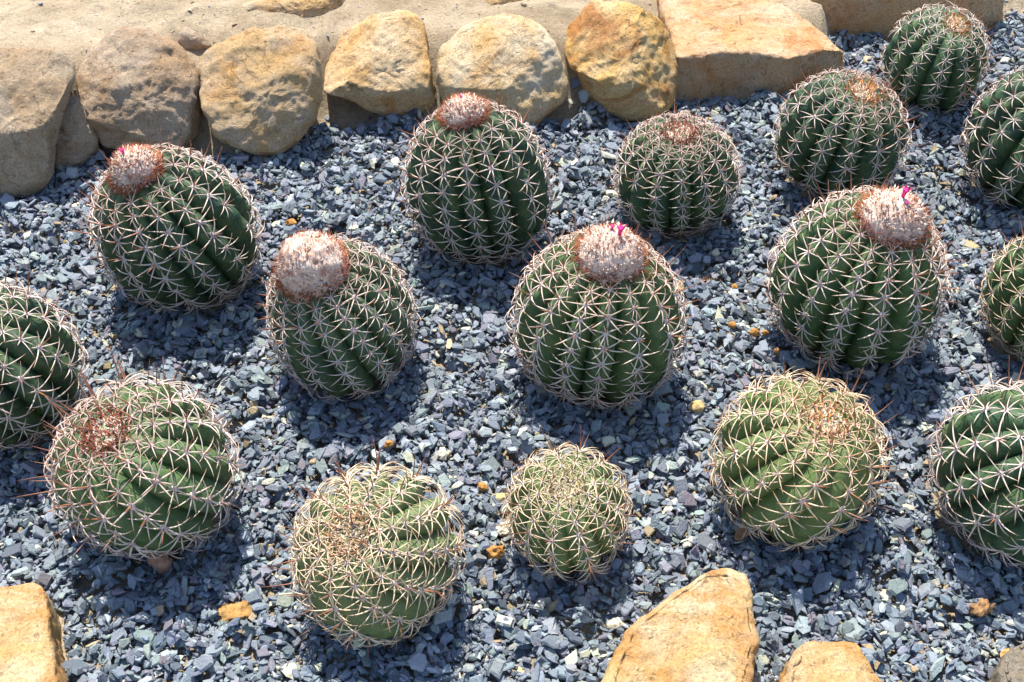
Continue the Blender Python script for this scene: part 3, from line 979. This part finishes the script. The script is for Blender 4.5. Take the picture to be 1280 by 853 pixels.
        V, F, Cc = spikes(p, di, R * rs.uniform(.03, .07, n), np.full(n, R * .016), np.array((.72, .60, .48)) * rs.uniform(.75, 1.1, (n, 1)))
        tag(add('crown_wool', make_mesh('crown_wool', V @ frame.T + Cl, F, True, Cc), M_WOOL, root), kind='stuff')
    return root

DK = (.016, .048, .024)
MD = (.040, .085, .030)
OL = (.09, .135, .040)
ORANGE, RED = (.58, .25, .08), (.36, .09, .06)
REDT = (.40, .14, .08)
cactus('A', 'leaning dark green cactus with bristly red-rimmed cap and a pink bud, by the brown boulders', 14, 'cap', DK, .12, ceph=(.33, .22, 1.0), flowers=((-.05, .12, .8),), nare=10, young_tint=REDT, taper=.09)
cactus('B', 'grey green cactus with the largest pale woolly cap and no flower', 15, 'cap', (.045, .085, .045), .10, ceph=(.50, .34, 1.25), nare=11, size=.92, young_tint=REDT, taper=.17)
cactus('C', 'tall upright dark cactus with a bristly pink-white cap, before the cream boulder', 14, 'cap', DK, .0, ceph=(.34, .16, 1.0), flowers=((.0, .2, .6),), nare=10, young_tint=REDT, taper=.06)
cactus('D', 'small dark round cactus with a spiny crown and no cap, before the rust-patched boulder', 14, 'cap', (.026, .07, .032), .05, nare=10, crown=RED, young_tint=REDT, depress=.06)
cactus('E', 'sunlit green cactus with straight ribs and a cream cap bearing two magenta flowers', 14, 'cap', MD, .0, ceph=(.42, .24, .85), flowers=((-.06, .24, .75), (.14, .02, 1.15)), nare=11, young_tint=(.55, .25, .10), taper=.07)
cactus('F', 'dark cactus with a small orange crown tuft, before the flat slab', 13, 'pink', DK, .08, nare=9, crown=ORANGE, young_tint=REDT, size=.86, depress=.08)
cactus('G', 'dark round cactus with an orange crown, nearest the long back slab', 12, 'pink', (.026, .07, .032), .15, nare=9, crown=ORANGE, size=.86, depress=.08)
cactus('H', 'very dark spiny cactus standing beyond the large leaning one with a pink flower', 13, 'pink', DK, .1, nare=9, crown=RED, size=.86)
cactus('I', 'large leaning dark green cactus with a white cap and one bright pink flower', 14, 'cap', (.034, .082, .028), .16, ceph=(.42, .22, .9), flowers=((-.02, .14, 1.15), (.04, -.14, .6)), nare=11, young_tint=REDT, taper=.10)
cactus('J', 'olive cactus with tan spines beside the large leaning flowered one', 13, 'tan', MD, .1, nare=9, crown=ORANGE, size=.88)
cactus('K', 'broad-ribbed green cactus with long pinkish spines, beyond the swirling bright olive globe', 13, 'pink', (.026, .068, .030), -.2, depth=.22, nare=8, crown=RED, size=1.0)
cactus('L', 'bright olive globe cactus with swirling ribs and orange crown spines, beside a dry leaf', 12, 'tan', OL, -.32, depth=.20, nare=9, crown=ORANGE, young_tint=(.58, .30, .12))
cactus('M', 'smallest pale green globe cactus densely covered in tan spines', 12, 'tan', (.09, .14, .045), .1, depth=.17, nare=8, crown=(.55, .43, .22), size=1.16)
cactus('N', 'pale green globe cactus with thick tan spines and swirling ribs, tilted over the gravel', 12, 'tan', (.11, .15, .06), .40, depth=.20, nare=11, crown=(.58, .33, .15), size=1.08)
cactus('O', 'broad globe cactus with pinkish spines and a dark red crown, above a clay stub', 13, 'pink', (.05, .10, .035), .32, depth=.19, nare=10, crown=RED, young_tint=REDT, size=1.02)
cactus('P', 'very dark deeply ribbed cactus beside the red-crowned globe', 13, 'pink', DK, .2, depth=.2, nare=9, crown=RED, size=.98)

# ------------------------------------------------------------------ small things on the gravel
def clod(name, x, y, rx, ry, rz, mat, seed, label, cat, lift=.4, amp=.25, yaw=0., group=None):
    nu, nv = 26, 14
    ps = np.linspace(-PI / 2, PI / 2, nv); th = np.arange(nu) * 2 * PI / nu
    P, T = np.meshgrid(ps, th, indexing='ij')
    d = np.stack([np.cos(P) * np.cos(T), np.cos(P) * np.sin(T), np.sin(P)], -1).reshape(-1, 3)
    rs = np.random.default_rng(seed)
    for _ in range(6):
        n = rs.normal(size=3); n /= np.linalg.norm(n)
        s = d @ n; d = d - n * (np.maximum(s - .72, 0) * .85)[:, None]
    d = d * (1 + amp * fbm(d * 2.2 + seed, 4, seed, .6))[:, None] * np.array([rx, ry, rz])
    c, s = math.cos(yaw), math.sin(yaw)
    d = d @ np.array([[c, s, 0], [-s, c, 0], [0, 0, 1]])
    me = make_mesh(name, d, grid_faces(nu, nv))
    o = add(name, me, mat, None, (x, y, max(gravel_top(x, y), -.015) + rz * lift))
    return tag(o, label, cat, group)

m_ochre = mat_plain('ochre_clay', (.30, .16, .05), (.50, .30, .11), 120, .95, .9)
m_yel = mat_plain('yellow_stone', (.45, .31, .12), (.62, .47, .24), 140, .9, .6)
m_orange = mat_plain('orange_stone', (.36, .15, .04), (.52, .27, .08), 160, .85, .7)
m_clay = mat_plain('clay_stub', (.24, .13, .085), (.36, .21, .14), 120, .9, .6)
m_cork = mat_plain('brown_cone', (.17, .085, .035), (.42, .25, .12), 220, .9, .9)
m_leaf = mat_plain('dry_leaf', (.34, .17, .08), (.52, .31, .18), 90, .7, .3)
m_leaf_o = mat_plain('orange_leaf', (.50, .22, .06), (.66, .36, .14), 90, .7, .3)
m_palep = mat_plain('pale_stone', (.55, .48, .35), (.70, .63, .48), 120, .85, .5)

clod('ochre_stone', -.379, -.515, .024, .020, .012, m_ochre, 3, 'rough bright ochre stone sunk between slate chips near the sharp-edged block', 'stone', .0, .45)
clod('clay_stub', -.488, -.446, .016, .012, .020, m_clay, 5, 'reddish brown clay stub under the red-crowned globe cactus', 'stub', .2, .15)
clod('brown_cone', .636, -.519, .016, .011, .010, m_cork, 8, 'knobbly brown crumb like a cone scrap lying on the slate chips', 'debris', .6, .42, .6)
clod('yellow_stone', -.024, -.316, .016, .008, .007, m_yel, 11, 'oblong yellow stone between the two pale green globe cacti', 'stone', .6, .18, .25)
clod('yellow_stone', -.043, -.311, .008, .008, .006, m_orange, 12, 'small amber stone touching the oblong yellow stone', 'stone', .5, .2)
clod('orange_stone', -.020, -.430, .012, .010, .008, m_orange, 13, 'jagged orange brown stone at the foot of the smallest globe cactus', 'stone', .6, .5)
clod('orange_stone', -.186, -.226, .007, .006, .006, m_orange, 14, 'tiny rust red stone on the slate below the large-capped cactus', 'stone', .5, .3)
for i, (x, y, r) in enumerate([(.363, .026, .0075), (.397, .004, .0085), (.416, .013, .006), (.43, -.03, .006), (.288, -.146, .012), (.385, .145, .006)]):
    clod('orange_pebble', x, y, r, r * .9, r * .85, m_orange if i != 4 else m_yel, 20 + i,
         'small round orange pebble between the two flowering cacti' if i != 4 else 'flat yellow stone beside the shadow of the two-flowered cactus', 'pebble', .55, .15, 0, 'orange pebbles on the gravel' if i != 4 else None)
clod('orange_stone', -.401, .303, .010, .007, .006, m_orange, 31, 'orange brown chip above the large-capped cactus, on shaded gravel', 'stone', .5, .4)
clod('pale_stone', .140, -.531, .012, .009, .007, m_palep, 33, 'rounded cream stone beside the tip of the large pointed block', 'stone', .5, .2)
clod('pale_stone', -.012, -.372, .013, .009, .008, m_palep, 34, 'angular cream stone beside the smallest globe cactus', 'stone', .5, .35, .7)
clod('pale_stone', -.105, -.235, .011, .009, .007, m_palep, 35, 'angular cream stone in the middle of the open sunlit gravel', 'stone', .5, .35, 1.2)

def leaf(x, y, ln, wd, yaw, curl, mat, label, lift=.006, roll=0.):
    nu, nv = 9, 15
    V = []
    for j in range(nv):
        t = j / (nv - 1)
        w = wd * math.sin(PI * min(1, t * .96 + .03)) ** .75
        for i in range(nu):
            s = i / (nu - 1) * 2 - 1
            V.append(((t - .5) * ln, s * w * math.cos(curl * s * .6), abs(s) ** 1.6 * w * curl + .25 * ln * (2 * t - 1) ** 2 * curl + .001 * math.sin(t * 17 + s * 3)))
    V = np.array(V)
    V2 = V.copy(); V2[:, 2] -= .0008
    n = len(V)
    f = grid_faces(nu, nv, False)
    F = f + [tuple(q + n for q in reversed(p)) for p in f]
    per = [i for i in range(nu)] + [j * nu + nu - 1 for j in range(1, nv)] + [(nv - 1) * nu + i for i in range(nu - 2, -1, -1)] + [j * nu for j in range(nv - 2, 0, -1)]
    for a_, b_ in zip(per, per[1:] + per[:1]):
        F.append((b_, a_, a_ + n, b_ + n))
    o = add('dry_leaf', make_mesh('dry_leaf', np.vstack([V, V2]), F), mat, None, (x, y, gravel_top(x, y) + lift))
    o.rotation_euler = (roll, -.15, yaw)
    tag(o, label, 'leaf')
leaf(.328, -.392, .040, .010, .75, .75, m_leaf, 'curled brown dry leaf on gravel at the foot of the swirling olive cactus', .007, .3)
leaf(.343, .166, .032, .006, .45, .6, m_leaf, 'narrow brown dry leaf on gravel beside the small dark capless cactus', .005)
leaf(.652, -.583, .022, .007, 1.1, .3, m_leaf_o, 'flat orange leaf scrap beside the grey brown stone', .005)

# ------------------------------------------------------------------ grit on the sand
def path_grit():
    rs = np.random.default_rng(51)
    T = chip_templates(20, rs)
    V, F, Cc = [], [], []
    off = 0
    n = 0
    while n < 2200:
        x = rs.uniform(-1.3, 1.2)
        y = ridge_y(x) + rs.uniform(-.02, .75) ** 1.0
        if y > 1.3: continue
        l = min(.016, math.exp(rs.normal(math.log(.0042), .5)))
        v, f, _, _ = T[rs.integers(0, 20)]
        a = rs.uniform(0, 2 * PI); c, s_ = math.cos(a), math.sin(a)
        z = ground_z(np.array([x]), np.array([y]))[0]
        V.append((v * l) @ np.array([[c, s_, 0], [-s_, c, 0], [0, 0, 1.4]]) + np.array([x, y, z + l * .1]))
        col = np.array([(.22, .24, .28), (.45, .36, .25), (.30, .22, .14), (.5, .42, .3)][rs.integers(0, 4)]) * rs.uniform(.7, 1.2)
        Cc.append(np.tile(col, (len(v), 1)))
        F += [tuple(q + off for q in p) for p in f]; off += len(v); n += 1
    tag(add('path_grit', make_mesh('path_grit', np.vstack(V), F, False, np.vstack(Cc)), M_SLATE, ground), kind='stuff')
path_grit()
